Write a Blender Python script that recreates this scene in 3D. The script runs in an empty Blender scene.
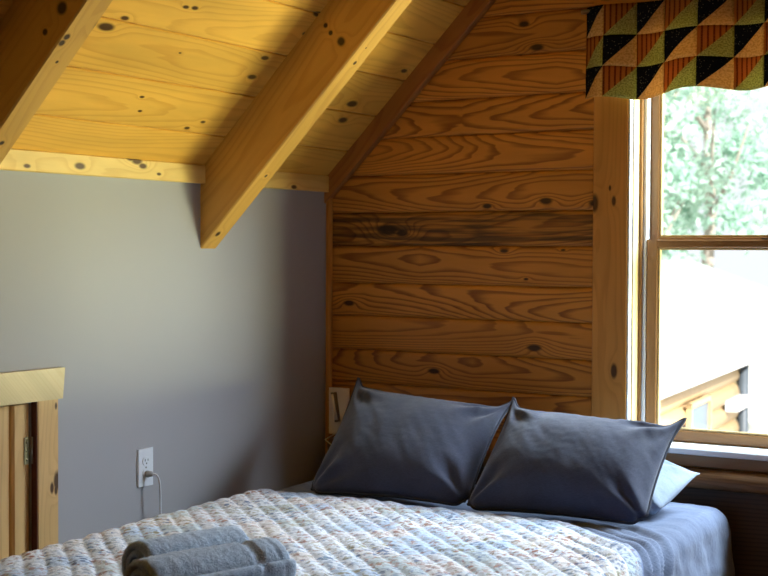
import bpy, math, random
import numpy as np
from mathutils import Vector, Matrix, noise as mnoise

random.seed(7)
SC = bpy.context.scene
COL = SC.collection
PI = math.pi
V = Vector

# ------------------------------------------------------------------ helpers
def hexl(r, g, b):
    f = lambda c: ((c / 255 + .055) / 1.055) ** 2.4 if c > 10 else c / 255 / 12.92
    return (f(r), f(g), f(b), 1)


class MB:
    """collects geometry for ONE mesh object; every vertex carries a wood vector (u along, v across, seed) and a tone"""
    def __init__(s):
        s.v, s.f, s.mi, s.w, s.t, s.sm = [], [], [], [], [], []

    def add(s, verts, faces, wood=None, tone=.5, mi=0, smooth=False):
        o = len(s.v)
        s.v += [tuple(p) for p in verts]
        s.w += wood if wood else [(p[0], p[1], p[2]) for p in verts]
        s.t += [tone] * len(verts)
        for k, f in enumerate(faces):
            s.f.append([i + o for i in f])
            s.mi.append(mi[k] if isinstance(mi, (list, tuple)) else mi)
            s.sm.append(smooth)

    def prism(s, prof, a, L, b, c, o, seed=None, tone=None, ends=True, shear=None, mi=0):
        """profile points (p,q) in the b,c plane swept along a from o; shear(p,q)->(start,end) offsets along a"""
        o, a, b, c = V(o), V(a), V(b), V(c)
        seed = random.uniform(0, 50) if seed is None else seed
        tone = random.random() if tone is None else tone
        n = len(prof)
        vs, wd = [], []
        for e in (0, 1):
            for p, q in prof:
                off = (0, L)[e]
                if shear: off += shear(p, q)[e]
                vs.append(o + a * off + b * p + c * q)
                wd.append((off + seed * 3.7, p + q, seed))
        fs = [(i, (i + 1) % n, n + (i + 1) % n, n + i) for i in range(n)]
        if ends: fs += [tuple(range(n))[::-1], tuple(range(n, 2 * n))]
        s.add(vs, fs, wd, tone, mi)

    def board(s, o, a, b, c, L, W, T, bev=.003, **k):
        prof = [(bev, 0), (W - bev, 0), (W, bev), (W, T - bev), (W - bev, T), (bev, T), (0, T - bev), (0, bev)]
        s.prism(prof, a, L, b, c, o, **k)

    def box(s, x0, x1, y0, y1, z0, z1, bev=.002, along='z', **k):
        ax = {'x': ((1,0,0),(0,1,0),(0,0,1)), 'y': ((0,1,0),(0,0,1),(1,0,0)), 'z': ((0,0,1),(1,0,0),(0,1,0))}[along]
        d = {'x': (x1-x0, y1-y0, z1-z0), 'y': (y1-y0, z1-z0, x1-x0), 'z': (z1-z0, x1-x0, y1-y0)}[along]
        bev = min(bev, d[1] * .4, d[2] * .4)
        s.board((x0, y0, z0), *ax, *d, bev=bev, **k)

    def tube(s, pts, r, n=8, caps=True, mi=0, smooth=True):
        pts = [V(p) for p in pts]
        m = len(pts)
        rs = r if isinstance(r, (list, tuple)) else [r] * m
        vs, fs = [], []
        up = V((0, 0, 1))
        for i, p in enumerate(pts):
            d = (pts[min(i+1, m-1)] - pts[max(i-1, 0)]).normalized()
            if abs(d.dot(up)) > .95: up = V((1, 0, 0)) if abs(d.x) < .9 else V((0, 1, 0))
            x = d.cross(up).normalized(); y = x.cross(d)
            up = y
            vs += [p + (x * math.cos(2*PI*j/n) + y * math.sin(2*PI*j/n)) * rs[i] for j in range(n)]
        for i in range(m - 1):
            fs += [(i*n+j, i*n+(j+1) % n, (i+1)*n+(j+1) % n, (i+1)*n+j) for j in range(n)]
        if caps: fs += [tuple(range(n))[::-1], tuple(range((m-1)*n, m*n))]
        s.add(vs, fs, mi=mi, smooth=smooth)

    def build(s, name, mat, parent=None, kind=None, origin=None):
        me = bpy.data.meshes.new(name)
        pts = np.array(s.v, float)
        if origin is None:
            origin = np.array([(pts[:,0].min()+pts[:,0].max())/2, (pts[:,1].min()+pts[:,1].max())/2, pts[:,2].min()])
        base = np.array(origin, float)
        par_loc = np.array(parent_world(parent)) if parent else np.zeros(3)
        me.from_pydata((pts - base).tolist(), [], s.f)
        for m in (mat if isinstance(mat, (list, tuple)) else [mat]): me.materials.append(m)
        me.polygons.foreach_set('material_index', s.mi)
        me.polygons.foreach_set('use_smooth', s.sm)
        at = me.attributes.new('wood', 'FLOAT_VECTOR', 'POINT'); at.data.foreach_set('vector', np.array(s.w, float).ravel())
        at = me.attributes.new('tone', 'FLOAT', 'POINT'); at.data.foreach_set('value', s.t)
        me.update()
        import bmesh
        if len(s.f) < 40000:
            bm = bmesh.new(); bm.from_mesh(me); bmesh.ops.recalc_face_normals(bm, faces=bm.faces); bm.to_mesh(me); bm.free()
        o = bpy.data.objects.new(name, me); COL.objects.link(o)
        o.location = base - par_loc
        if parent: o.parent = parent
        if kind: o['kind'] = kind
        return o


def parent_world(p):
    loc = V(p.location); q = p.parent
    while q: loc += q.location; q = q.parent
    return loc


def tag(o, label, cat, group=None, kind=None):
    o['label'] = label; o['category'] = cat
    if group: o['group'] = group
    if kind: o['kind'] = kind
    return o


def thing(name, loc, label, cat, group=None):
    o = bpy.data.objects.new(name, None); COL.objects.link(o); o.location = loc; o.empty_display_size = .1
    return tag(o, label, cat, group)


def struct(name, loc):
    o = bpy.data.objects.new(name, None); COL.objects.link(o); o.location = loc; o['kind'] = 'structure'
    return o


def grid_obj(name, pts, mat, parent=None, closed_u=False, wood=None, thick=None, flip=False):
    """pts: array (nu,nv,3) -> smooth grid mesh"""
    nu, nv = pts.shape[:2]
    mb = MB()
    idx = lambda i, j: (i % nu) * nv + j
    fs = []
    for i in range(nu if closed_u else nu - 1):
        for j in range(nv - 1):
            f = (idx(i, j), idx(i+1, j), idx(i+1, j+1), idx(i, j+1))
            fs.append(f[::-1] if flip else f)
    mb.add(pts.reshape(-1, 3).tolist(), fs, [tuple(x) for x in wood.reshape(-1, 3).tolist()] if wood is not None else None, smooth=True)
    o = mb.build(name, mat, parent)
    if thick:
        m = o.modifiers.new('thickness', 'SOLIDIFY'); m.thickness = thick; m.offset = -1
    return o


def nz(x, y, z=0.0): return mnoise.noise(V((x, y, z)))


# ------------------------------------------------------------------ node materials
class NT:
    def __init__(s, name):
        s.m = bpy.data.materials.new(name); s.m.use_nodes = True
        s.t = s.m.node_tree; s.t.nodes.clear()
        s.out = s.t.nodes.new('ShaderNodeOutputMaterial')

    def n(s, kind, **k):
        nd = s.t.nodes.new('ShaderNode' + kind)
        for a, b in k.items(): setattr(nd, a, b)
        return nd

    def put(s, sock, v):
        if isinstance(v, bpy.types.NodeSocket): s.t.links.new(v, sock)
        else: sock.default_value = v

    def math(s, op, a, b=0.0, c=0.0, clamp=False):
        nd = s.n('Math', operation=op, use_clamp=clamp)
        for i, v in enumerate((a, b, c)): s.put(nd.inputs[i], v)
        return nd.outputs[0]

    def vmath(s, op, a, b=(0, 0, 0), out=0):
        nd = s.n('VectorMath', operation=op)
        s.put(nd.inputs[0], a); s.put(nd.inputs[1], b)
        return nd.outputs[out]

    def comb(s, x, y, z):
        nd = s.n('CombineXYZ')
        for i, v in enumerate((x, y, z)): s.put(nd.inputs[i], v)
        return nd.outputs[0]

    def noise(s, vec, scale=5., detail=2., rough=.5, dim='3D', out='Fac'):
        nd = s.n('TexNoise', noise_dimensions=dim)
        s.put(nd.inputs['Vector'], vec); nd.inputs['Scale'].default_value = scale
        nd.inputs['Detail'].default_value = detail; nd.inputs['Roughness'].default_value = rough
        return nd.outputs[out]

    def ramp(s, f, stops, interp='LINEAR'):
        nd = s.n('ValToRGB'); cr = nd.color_ramp; cr.interpolation = interp
        while len(cr.elements) < len(stops): cr.elements.new(.5)
        for e, (p, c) in zip(cr.elements, stops):
            e.position = p; e.color = c if len(c) == 4 else (*c, 1)
        s.put(nd.inputs[0], f)
        return nd.outputs[0]

    def mix(s, f, a, b, mode='MIX'):
        nd = s.n('Mix', data_type='RGBA', blend_type=mode)
        s.put(nd.inputs[0], f); s.put(nd.inputs[6], a); s.put(nd.inputs[7], b)
        return nd.outputs[2]

    def smooth(s, x, a, b):
        nd = s.n('MapRange', interpolation_type='SMOOTHSTEP')
        s.put(nd.inputs[0], x)
        for i, v in zip((1, 2, 3, 4), (a, b, 0., 1.)): nd.inputs[i].default_value = v
        return nd.outputs[0]

    def attr(s, name, out='Vector'):
        nd = s.n('Attribute'); nd.attribute_name = name
        return nd.outputs[out]

    def bsdf(s, col, rough=.5, bump=None, bstr=.3, bdist=.002, spec=.4, sheen=0., metal=0., **k):
        b = s.n('BsdfPrincipled')
        s.put(b.inputs['Base Color'], col); s.put(b.inputs['Roughness'], rough)
        b.inputs['Specular IOR Level'].default_value = spec
        b.inputs['Sheen Weight'].default_value = sheen
        b.inputs['Metallic'].default_value = metal
        if bump is not None:
            bp = s.n('Bump'); bp.inputs['Strength'].default_value = bstr; bp.inputs['Distance'].default_value = bdist
            s.put(bp.inputs['Height'], bump); s.t.links.new(bp.outputs[0], b.inputs['Normal'])
        s.t.links.new(b.outputs[0], s.out.inputs[0])
        return b


def pine(name, early, late, knots=(), contrast=1., ring=.007, slope=.05, tone_amt=.35, rough=.45, grain=1., rnd_knots=.0, dark_board=None, knotcol=(.02, .008, .003)):
    """softwood cut through a log: curved growth rings along each board; knots are given as world points (x,y,z,radius,axis)"""
    t = NT(name)
    w = t.attr('wood'); tone = t.attr('tone', 'Fac')
    sep = t.n('SeparateXYZ'); t.put(sep.inputs[0], w)
    u, v, sd = sep.outputs
    pos = t.n('NewGeometry').outputs['Position']
    lo = t.noise(t.comb(t.math('MULTIPLY', u, .8), t.math('MULTIPLY', v, 2.0), t.math('MULTIPLY', sd, 7.3)), 1., 1.5)
    mid = t.noise(t.comb(t.math('MULTIPLY', u, 2.6), t.math('MULTIPLY', v, 26.), t.math('MULTIPLY', sd, 3.1)), 1., 2.)
    fine = t.noise(t.comb(t.math('MULTIPLY', u, 14.), t.math('MULTIPLY', v, 420.), sd), 1., 2.)
    # log axis
    lo2 = t.noise(t.comb(t.math('MULTIPLY', u, .9), 3.3, t.math('MULTIPLY', sd, 5.7)), 1., 0.)
    vv = t.math('ADD', v, t.math('MULTIPLY_ADD', lo2, .16, -.15))
    c = t.math('ADD', t.math('MULTIPLY', t.math('PINGPONG', u, .9), slope), t.math('MULTIPLY', lo, .13))
    rho = t.math('SQRT', t.math('ADD', t.math('MULTIPLY', vv, vv), t.math('MULTIPLY', c, c)))
    rho = t.math('ADD', rho, t.math('MULTIPLY_ADD', mid, .012, -.006))
    kd = None
    for (kx, ky, kz, kr, ax) in knots:
        st = {'x': (.45, 1, 1), 'y': (1, .45, 1), 'z': (1, 1, .45), 's': (1, 1, 1)}[ax]
        d = t.vmath('MULTIPLY', t.vmath('SUBTRACT', pos, (kx, ky, kz)), st)
        ln = t.vmath('LENGTH', d, out=1)
        e = t.math('EXPONENT', t.math('MULTIPLY', t.math('MULTIPLY', ln, ln), -1 / (kr * 1.7) ** 2))
        rho = t.math('ADD', rho, t.math('MULTIPLY', e, kr * 1.3))
        lnw = t.math('ADD', ln, t.math('MULTIPLY_ADD', mid, kr * .5, -kr * .25))
        k = t.math('SUBTRACT', 1.0, t.smooth(lnw, kr * .45, kr * 1.0))
        kd = k if kd is None else t.math('MAXIMUM', kd, k)
    if rnd_knots:
        vo = t.n('TexVoronoi'); t.put(vo.inputs['Vector'], t.comb(t.math('MULTIPLY', u, .6), v, t.math('MULTIPLY', sd, 9.1)))
        vo.inputs['Scale'].default_value = 7.
        vs = t.n('SeparateColor'); t.put(vs.inputs[0], vo.outputs['Color'])
        on = t.math('LESS_THAN', vs.outputs[0], rnd_knots)
        ln = vo.outputs['Distance']
        e = t.math('MULTIPLY', on, t.math('EXPONENT', t.math('MULTIPLY', t.math('MULTIPLY', ln, ln), -30.)))
        rho = t.math('ADD', rho, t.math('MULTIPLY', e, .03))
        k = t.math('MULTIPLY', on, t.math('SUBTRACT', 1.0, t.smooth(t.math('ADD', ln, t.math('MULTIPLY_ADD', mid, .05, -.03)), .025, .085)))
        kd = k if kd is None else t.math('MAXIMUM', kd, k)
    kh = None
    ph = t.math('FRACT', t.math('DIVIDE', rho, ring))
    lw = t.math('MULTIPLY', t.smooth(ph, .42, .88), t.math('SUBTRACT', 1., t.smooth(ph, .9, 1.)))
    lw = t.math('MULTIPLY', lw, t.math('MULTIPLY_ADD', lo, 1.1, .25), clamp=True)
    lw = t.math('MULTIPLY', lw, contrast)
    lw = t.math('ADD', lw, t.math('MULTIPLY', t.math('MULTIPLY_ADD', fine, 1., -.5), .35 * grain), clamp=True)
    col = t.mix(lw, (*early, 1), (*late, 1))
    tn = t.math('MULTIPLY_ADD', tone, tone_amt, 1 - tone_amt * .55)
    col = t.mix(1., col, t.comb(tn, tn, tn), 'MULTIPLY')
    bl = t.noise(t.comb(t.math('MULTIPLY', u, 3.), t.math('MULTIPLY', v, 14.), sd), 1., 3.)
    b2 = t.math('MULTIPLY_ADD', bl, .5, .75)
    col = t.mix(1., col, t.comb(b2, b2, b2), 'MULTIPLY')
    if dark_board is not None:   # one weathered board with grey-brown streaks
        z0, z1, dc = dark_board
        ps = t.n('SeparateXYZ'); t.put(ps.inputs[0], pos)
        m = t.math('MULTIPLY', t.smooth(ps.outputs[2], z0 - .001, z0 + .001), t.math('SUBTRACT', 1., t.smooth(ps.outputs[2], z1 - .001, z1 + .001)))
        st = t.noise(t.comb(t.math('MULTIPLY', u, 3.), t.math('MULTIPLY', v, 60.), 3.), 1., 3.)
        m = t.math('MULTIPLY', m, t.smooth(st, .38, .62))
        col = t.mix(t.math('MULTIPLY', m, .78), col, (*dc, 1))
    if kd is not None:
        col = t.mix(t.math('MULTIPLY', kd, .93), col, (*knotcol, 1))
    t.bsdf(col, rough, bump=t.math('ADD', t.math('MULTIPLY', lw, .5), fine), bstr=.25, bdist=.0012, spec=.35)
    return t.m


def plain(name, col, rough=.5, bump_scale=None, bstr=.2, bdist=.001, var=.0, vs=3., **k):
    t = NT(name)
    pos = t.n('TexCoord').outputs['Object']
    c = (*col[:3], 1)
    if var:
        f = t.noise(pos, vs, 3.)
        c = t.mix(f, tuple(x * (1 - var) for x in col[:3]) + (1,), tuple(min(1, x * (1 + var)) for x in col[:3]) + (1,))
    b = t.noise(pos, bump_scale, 2.) if bump_scale else None
    t.bsdf(c, rough, b, bstr, bdist, **k)
    return t.m


# ------------------------------------------------------------------ camera (from the photograph's vanishing points)
F = 1390.; yaw, pitch, roll = math.radians(31.39), math.radians(1.528), math.radians(.248)
CAM = V((2.794, -4.195, 1.25))
fw = V((-math.sin(yaw), math.cos(yaw), 0)); rt = V((math.cos(yaw), math.sin(yaw), 0)); upv = V((0, 0, 1))
w_ = fw * math.cos(pitch) - upv * math.sin(pitch); u_ = upv * math.cos(pitch) + fw * math.sin(pitch)
r_ = rt * math.cos(roll) + u_ * math.sin(roll); u_ = u_ * math.cos(roll) - rt * math.sin(roll)
cd = bpy.data.cameras.new('camera'); cam = bpy.data.objects.new('camera', cd); COL.objects.link(cam)
cd.sensor_width = 36; cd.lens = F / 768 * 36
cam.matrix_world = Matrix(((r_.x, u_.x, -w_.x, CAM.x), (r_.y, u_.y, -w_.y, CAM.y), (r_.z, u_.z, -w_.z, CAM.z), (0, 0, 0, 1)))
cd.dof.use_dof = True; cd.dof.focus_distance = 3.8; cd.dof.aperture_fstop = 6.3; cd.clip_end = 300
SC.camera = cam

def ray(px, py): return w_ + r_ * ((px - 384) / F) - u_ * ((py - 288) / F)
def onX(px, py, X=0.): v = ray(px, py); return CAM + v * ((X - CAM.x) / v.x)
def onY(px, py, Y=0.): v = ray(px, py); return CAM + v * ((Y - CAM.y) / v.y)
def onZ(px, py, Z=0.): v = ray(px, py); return CAM + v * ((Z - CAM.z) / v.z)
def onS(px, py, h): v = ray(px, py); return CAM + v * ((h + CAM.x - CAM.z) / (v.z - v.x))

# ------------------------------------------------------------------ dimensions (metres)
HC = 1.505      # ceiling height at the knee wall; the ceiling rises 45 degrees from there
HR = 1.255      # underside of the rafters at the knee wall
RX = 2.2        # ridge
XR = 4.4        # opposite knee wall
YF = -5.6       # front wall
WX0, WX1, WZ0, WZ1 = 1.158, 3.10, .645, 1.93   # window opening

# ------------------------------------------------------------------ materials
def kn(p, r, ax): return (p[0], p[1], p[2], r, ax)

K_ceil = [kn(onS(x, y, HC), r * .8, 'y') for x, y, r in
          [(195, 8, .010), (186, 7, .009), (125, 18, .011), (106, 27, .02), (180, 53, .005), (142, 97, .007), (140, 111, .006),
           (187, 128, .009), (203, 122, .008), (265, 58, .012), (252, 77, .016), (318, 14, .016), (306, 34, .013),
           (343, 120, .02), (352, 104, .022), (404, 71, .014)]]
K_trim = [kn(onX(x, y, .02), r, 'y') for x, y, r in [(137, 161, .014), (131, 158, .012), (143, 166, .011), (27, 166, .008), (80, 166, .013), (159, 174, .006), (294, 187, .009)]]
K_gab = [kn(onY(x, y, 0), r * .85, 'x') for x, y, r in
         [(388, 230, .030), (402, 233, .018), (349, 303, .016), (534, 348, .018), (537, 47, .018), (524, 24, .014), (546, 201, .017), (487, 206, .012),
          (595, 203, .016), (504, 251, .012), (434, 371, .016), (526, 279, .006), (563, 250, .006)]]
K_raf = [kn(onY(x, y, -.735), r, 's') for x, y, r in [(325.6, 25.4, .011), (330.6, 32.8, .010), (341, 41.3, .018)]] + \
        [kn(onS(x, y, HR), r, 's') for x, y, r in [(355, 63, .009), (366, 48, .004), (266, 176, .008), (218, 234, .013), (2, 143, .010), (67, 37, .012), (62, 43, .012), (57, 62, .006), (100, 26, .02)]] + \
        [kn(onY(x, y, -1.84), r, 's') for x, y, r in [(62, 8, .02), (45, 32, .01)]]
K_cas = [kn(onY(x, y, -.02), r, 'z') for x, y, r in [(594.5, 203.5, .017), (614, 201, .010), (610, 188, .006), (614, 371, .014)]] + \
        [kn(onX(x, y, .02), r, 'z') for x, y, r in [(57, 481, .016), (52, 488, .009), (56, 490, .008), (56, 406, .006), (60, 374, .006), (60, 389, .006), (11, 393, .007), (30, 399, .006)]]

M = {}
M['ceil'] = pine('pine_ceiling_boards', (.78, .425, .072), (.57, .245, .028), K_ceil, contrast=.5, ring=.011, slope=.03, tone_amt=.25, grain=.6, rough=.38, knotcol=(.035, .012, .004))
M['trim'] = pine('pine_trim', (.84, .58, .18), (.62, .33, .06), K_trim, contrast=.4, ring=.010, tone_amt=.1, grain=.6, rough=.4, knotcol=(.06, .02, .005))
M['gable'] = pine('heart_pine_log_siding', (.60, .245, .038), (.205, .058, .009), K_gab, contrast=.95, ring=.0078, slope=.045, tone_amt=.45, rough=.42,
                  dark_board=(1.267, 1.385, (.028, .015, .008)), knotcol=(.018, .007, .003))
M['rafter'] = pine('oiled_pine_rafter', (.66, .36, .075), (.48, .225, .04), K_raf, contrast=.45, ring=.014, slope=.02, tone_amt=.1, rough=.45, grain=.8)
M['casing'] = pine('pine_casing', (.62, .285, .06), (.44, .175, .03), K_cas, contrast=.45, ring=.010, slope=.02, tone_amt=.15, rough=.4, grain=.8, knotcol=(.05, .015, .005))
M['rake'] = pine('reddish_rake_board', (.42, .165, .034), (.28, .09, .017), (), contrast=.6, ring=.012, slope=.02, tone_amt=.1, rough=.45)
M['hatch'] = pine('hatch_pine_boards', (.72, .45, .18), (.5, .26, .09), K_cas, contrast=.4, ring=.012, slope=.03, tone_amt=.2, rough=.45, knotcol=(.05, .018, .006))
M['sash'] = pine('sash_wood', (.27, .135, .045), (.19, .085, .026), (), contrast=.3, ring=.01, tone_amt=.1, rough=.35)
M['jamb'] = pine('pale_jamb_wood', (.66, .50, .25), (.56, .38, .16), (), contrast=.3, ring=.01, tone_amt=.1, rough=.35)
M['bead'] = pine('glazing_bead_wood', (.55, .40, .18), (.42, .28, .11), (), contrast=.3, ring=.01, tone_amt=.1, rough=.35)
M['darkwood'] = pine('dark_stained_wood', (.075, .042, .022), (.03, .016, .009), (), contrast=.7, ring=.012, slope=.06, tone_amt=.3, rough=.6)
M['reddark'] = plain('painted_casing_shade', (.10, .022, .010), .6)
M['floor'] = pine('floor_boards', (.22, .10, .035), (.14, .055, .016), (), contrast=.5, ring=.012, tone_amt=.3, rough=.35)
M['paint'] = plain('grey_wall_paint', (.415, .40, .405), .75, bump_scale=160., bstr=.08, bdist=.0006, var=.03, vs=2., spec=.25)
M['white'] = plain('white_plastic', (.80, .82, .85), .35)
M['vinyl'] = plain('white_vinyl_track', (.82, .86, .9), .35)
M['slot'] = plain('dark_slot', (.02, .02, .02), .6)
M['gasket'] = plain('dark_gasket', (.03, .02, .025), .6)
M['cream'] = plain('cream_plastic', (.92, .80, .62), .45)
M['bar_shade'] = plain('painted_bar_shade', (.22, .15, .09), .6)
M['brass'] = plain('dull_brass', (.42, .38, .22), .35, metal=.85, var=.15, vs=60.)
M['steel'] = plain('grey_metal', (.35, .33, .3), .35, metal=.8)
M['plug'] = plain('grey_plug_plastic', (.42, .42, .42), .5)
M['black'] = plain('black_latch', (.012, .012, .014), .4)

t = NT('window_glass')
tr = t.n('BsdfTransparent'); gl = t.n('BsdfGlossy'); gl.inputs['Roughness'].default_value = .02
mx = t.n('MixShader'); mx.inputs[0].default_value = .04; t.t.links.new(tr.outputs[0], mx.inputs[1]); t.t.links.new(gl.outputs[0], mx.inputs[2])
t.t.links.new(mx.outputs[0], t.out.inputs[0]); M['glass'] = t.m


def cloth(name, col, col2, weave=900., rough=.85, sheen=.25, wr=.25):
    t = NT(name)
    pos = t.n('TexCoord').outputs['Object']
    n1 = t.noise(pos, 7., 3.); n2 = t.noise(t.vmath('MULTIPLY', pos, (1, 1, 6)), 120., 2.); n3 = t.noise(pos, weave, 1.)
    f = t.math('ADD', t.math('MULTIPLY', n1, .4), t.math('ADD', t.math('MULTIPLY', n2, .35), t.math('MULTIPLY', n3, .25)))
    c = t.mix(t.smooth(f, .35, .65), (*col, 1), (*col2, 1))
    wv = t.noise(t.vmath('MULTIPLY', pos, (1., 2.2, 1.6)), 16., 3., .55)
    b = t.math('ADD', t.math('MULTIPLY', wv, wr * 4), t.math('MULTIPLY', n3, .12))
    t.bsdf(c, rough, b, .5, .006, spec=.2, sheen=sheen)
    return t.m

M['slate'] = cloth('slate_linen', (.028, .033, .058), (.050, .059, .106), wr=.10, sheen=.35)
M['piping'] = plain('dark_piping', (.03, .033, .05), .8)
M['chambray'] = cloth('chambray_cotton', (.120, .152, .235), (.172, .212, .305), wr=.3, sheen=.15)
M['paleblue'] = cloth('pale_blue_cotton', (.28, .345, .44), (.35, .42, .51), wr=.2, sheen=.1)
M['mattress'] = plain('mattress_ticking', (.7, .7, .68), .8)

t = NT('terry_towelling')
pos = t.n('TexCoord').outputs['Object']
n1 = t.noise(pos, 420., 2.); n2 = t.noise(pos, 120., 2.)
tf = t.math('ADD', t.math('MULTIPLY', n1, .6), t.math('MULTIPLY', n2, .4))
t.bsdf(t.mix(t.smooth(tf, .3, .7), (.24, .32, .43, 1), (.50, .61, .74, 1)), .95, tf, 1., .004, spec=.1, sheen=.4)
M['terry'] = t.m

# quilt: floral print patches on white
t = NT('floral_patchwork_quilt')
w = t.attr('wood')
sp = t.n('SeparateXYZ'); t.put(sp.inputs[0], w)
a_, b_, brd = sp.outputs       # diagonal coordinates in metres; third value = blue border
pa = t.math('FLOOR', t.math('DIVIDE', a_, .052)); pb = t.math('FLOOR', t.math('DIVIDE', b_, .104))
pa = t.math('FLOOR', t.math('DIVIDE', a_, .104))
wn = t.n('TexWhiteNoise', noise_dimensions='2D'); t.put(wn.inputs['Vector'], t.comb(pa, pb, 0.))
wc = t.n('SeparateColor'); t.put(wc.inputs[0], wn.outputs['Color'])
base = t.ramp(wc.outputs[0], [(0, (.74, .77, .82)), (.3, (.56, .66, .80)), (.5, (.76, .74, .74)), (.7, (.78, .81, .86)), (.88, (.58, .64, .66))], 'CONSTANT')
motif = t.ramp(wc.outputs[1], [(0, (.34, .13, .07)), (.22, (.12, .18, .32)), (.42, (.30, .26, .12)), (.55, (.42, .22, .15)), (.72, (.16, .25, .38)), (.86, (.45, .34, .20))], 'CONSTANT')
cc = t.comb(a_, b_, 0.)
vo = t.n('TexVoronoi'); t.put(vo.inputs['Vector'], t.vmath('ADD', cc, t.vmath('MULTIPLY', t.noise(cc, 45., 2., out='Color'), (.02, .02, 0)))); vo.inputs['Scale'].default_value = 42.
vc = t.n('SeparateColor'); t.put(vc.inputs[0], vo.outputs['Color'])
spot = t.math('MULTIPLY', t.math('SUBTRACT', 1., t.smooth(vo.outputs['Distance'], .28, .42)), t.math('LESS_THAN', vc.outputs[0], .62))
leaf = t.smooth(t.noise(cc, 70., 3., .6), .53, .58)
f1 = t.math('MULTIPLY', t.math('MAXIMUM', spot, t.math('MULTIPLY', leaf, .7)), t.math('MULTIPLY_ADD', wc.outputs[2], .50, .50))
col = t.mix(f1, base, motif)
m2 = t.ramp(vc.outputs[1], [(0, (.36, .15, .08)), (.35, (.13, .2, .36)), (.7, (.28, .26, .13))], 'CONSTANT')
f2 = t.math('MULTIPLY', t.smooth(t.noise(t.vmath('ADD', cc, (5, 3, 0)), 48., 3., .6), .56, .62), .75)
col = t.mix(f2, col, m2)
col = t.mix(brd, col, (.16, .21, .36, 1))
fn = t.noise(cc, 900., 1.); wr2 = t.noise(t.vmath('MULTIPLY', cc, (1., 1.4, 1)), 70., 3., .6)
t.bsdf(col, .85, t.math('ADD', t.math('MULTIPLY', wr2, .8), t.math('MULTIPLY', fn, .15)), .8, .005, spec=.2, sheen=.1)
M['quilt'] = t.m

# valance fabrics
def fabric(name, kind):
    t = NT(name)
    w = t.attr('wood')
    sp = t.n('SeparateXYZ'); t.put(sp.inputs[0], w)
    if kind == 'black':
        vo = t.n('TexVoronoi'); t.put(vo.inputs['Vector'], w); vo.inputs['Scale'].default_value = 130.
        f = t.math('SUBTRACT', 1., t.smooth(vo.outputs['Distance'], .12, .25))
        c = t.mix(t.math('MULTIPLY', f, .55), (.012, .013, .018, 1), (.28, .26, .18, 1))
    elif kind == 'rust':
        s = t.math('SINE', t.math('MULTIPLY', sp.outputs[0], 430.))
        c = t.mix(t.smooth(s, .2, .75), (.46, .165, .04, 1), (.16, .045, .013, 1))
        c = t.mix(t.math('MULTIPLY', t.smooth(t.noise(w, 300., 2.), .5, .7), .4), c, (.5, .2, .05, 1))
    elif kind == 'tan':
        c = t.mix(t.smooth(t.noise(w, 160., 3.), .4, .65), (.66, .42, .17, 1), (.48, .28, .10, 1))
    else:
        c = t.mix(t.smooth(t.noise(w, 220., 3.), .42, .6), (.46, .42, .14, 1), (.26, .23, .07, 1))
    d = t.n('BsdfDiffuse'); tl = t.n('BsdfTranslucent'); mx = t.n('MixShader'); mx.inputs[0].default_value = .06 if kind == 'black' else .38
    bp = t.n('Bump'); bp.inputs['Strength'].default_value = .4; bp.inputs['Distance'].default_value = .003
    t.put(bp.inputs['Height'], t.noise(w, 90., 3.))
    for x in (d, tl):
        t.put(x.inputs['Color'], c); t.t.links.new(bp.outputs[0], x.inputs['Normal'])
    t.t.links.new(d.outputs[0], mx.inputs[1]); t.t.links.new(tl.outputs[0], mx.inputs[2]); t.t.links.new(mx.outputs[0], t.out.inputs[0])
    return t.m
VAL = [fabric('black_dotted_cotton', 'black'), fabric('rust_striped_cotton', 'rust'), fabric('gold_tan_cotton', 'tan'), fabric('olive_cotton', 'olive')]

# outdoors
t = NT('tree_leaves')
pos = t.n('NewGeometry').outputs['Position']
c = t.mix(t.smooth(t.noise(pos, .9, 3.), .35, .65), (.38, .58, .48, 1), (.64, .80, .70, 1))
d = t.n('BsdfDiffuse'); tl = t.n('BsdfTranslucent'); mx = t.n('MixShader'); mx.inputs[0].default_value = .4
t.put(d.inputs['Color'], c); t.put(tl.inputs['Color'], c)
t.t.links.new(d.outputs[0], mx.inputs[1]); t.t.links.new(tl.outputs[0], mx.inputs[2]); t.t.links.new(mx.outputs[0], t.out.inputs[0])
M['leaf'] = t.m
M['bark'] = plain('bark', (.34, .30, .26), .9, bump_scale=20.)
M['grass'] = plain('pale_gravel_ground', (.62, .60, .54), .9, var=.3, vs=.8)
M['roofmetal'] = plain('white_metal_roofing', (.80, .82, .84), .5)
M['fascia'] = plain('pale_fascia', (.62, .64, .66), .6)
M['logs'] = pine('honey_log_wall', (.62, .45, .24), (.5, .33, .16), (), contrast=.4, ring=.02, tone_amt=.2)
M['logend'] = pine('weathered_log_ends', (.26, .22, .12), (.2, .16, .08), (), contrast=.4, ring=.02, tone_amt=.2)
M['housepane'] = plain('house_window_pane', (.13, .20, .27), .3)
M['downspout'] = plain('grey_downspout', (.07, .09, .11), .5)

# ================================================================== SETTING
# floor
mb = MB()
x = -.02
while x < XR:
    mb.box(x, x + .138, YF, 0, -.03, 0, .002, 'y'); x += .14
mb.build('floor', M['floor'], kind='structure')

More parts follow.
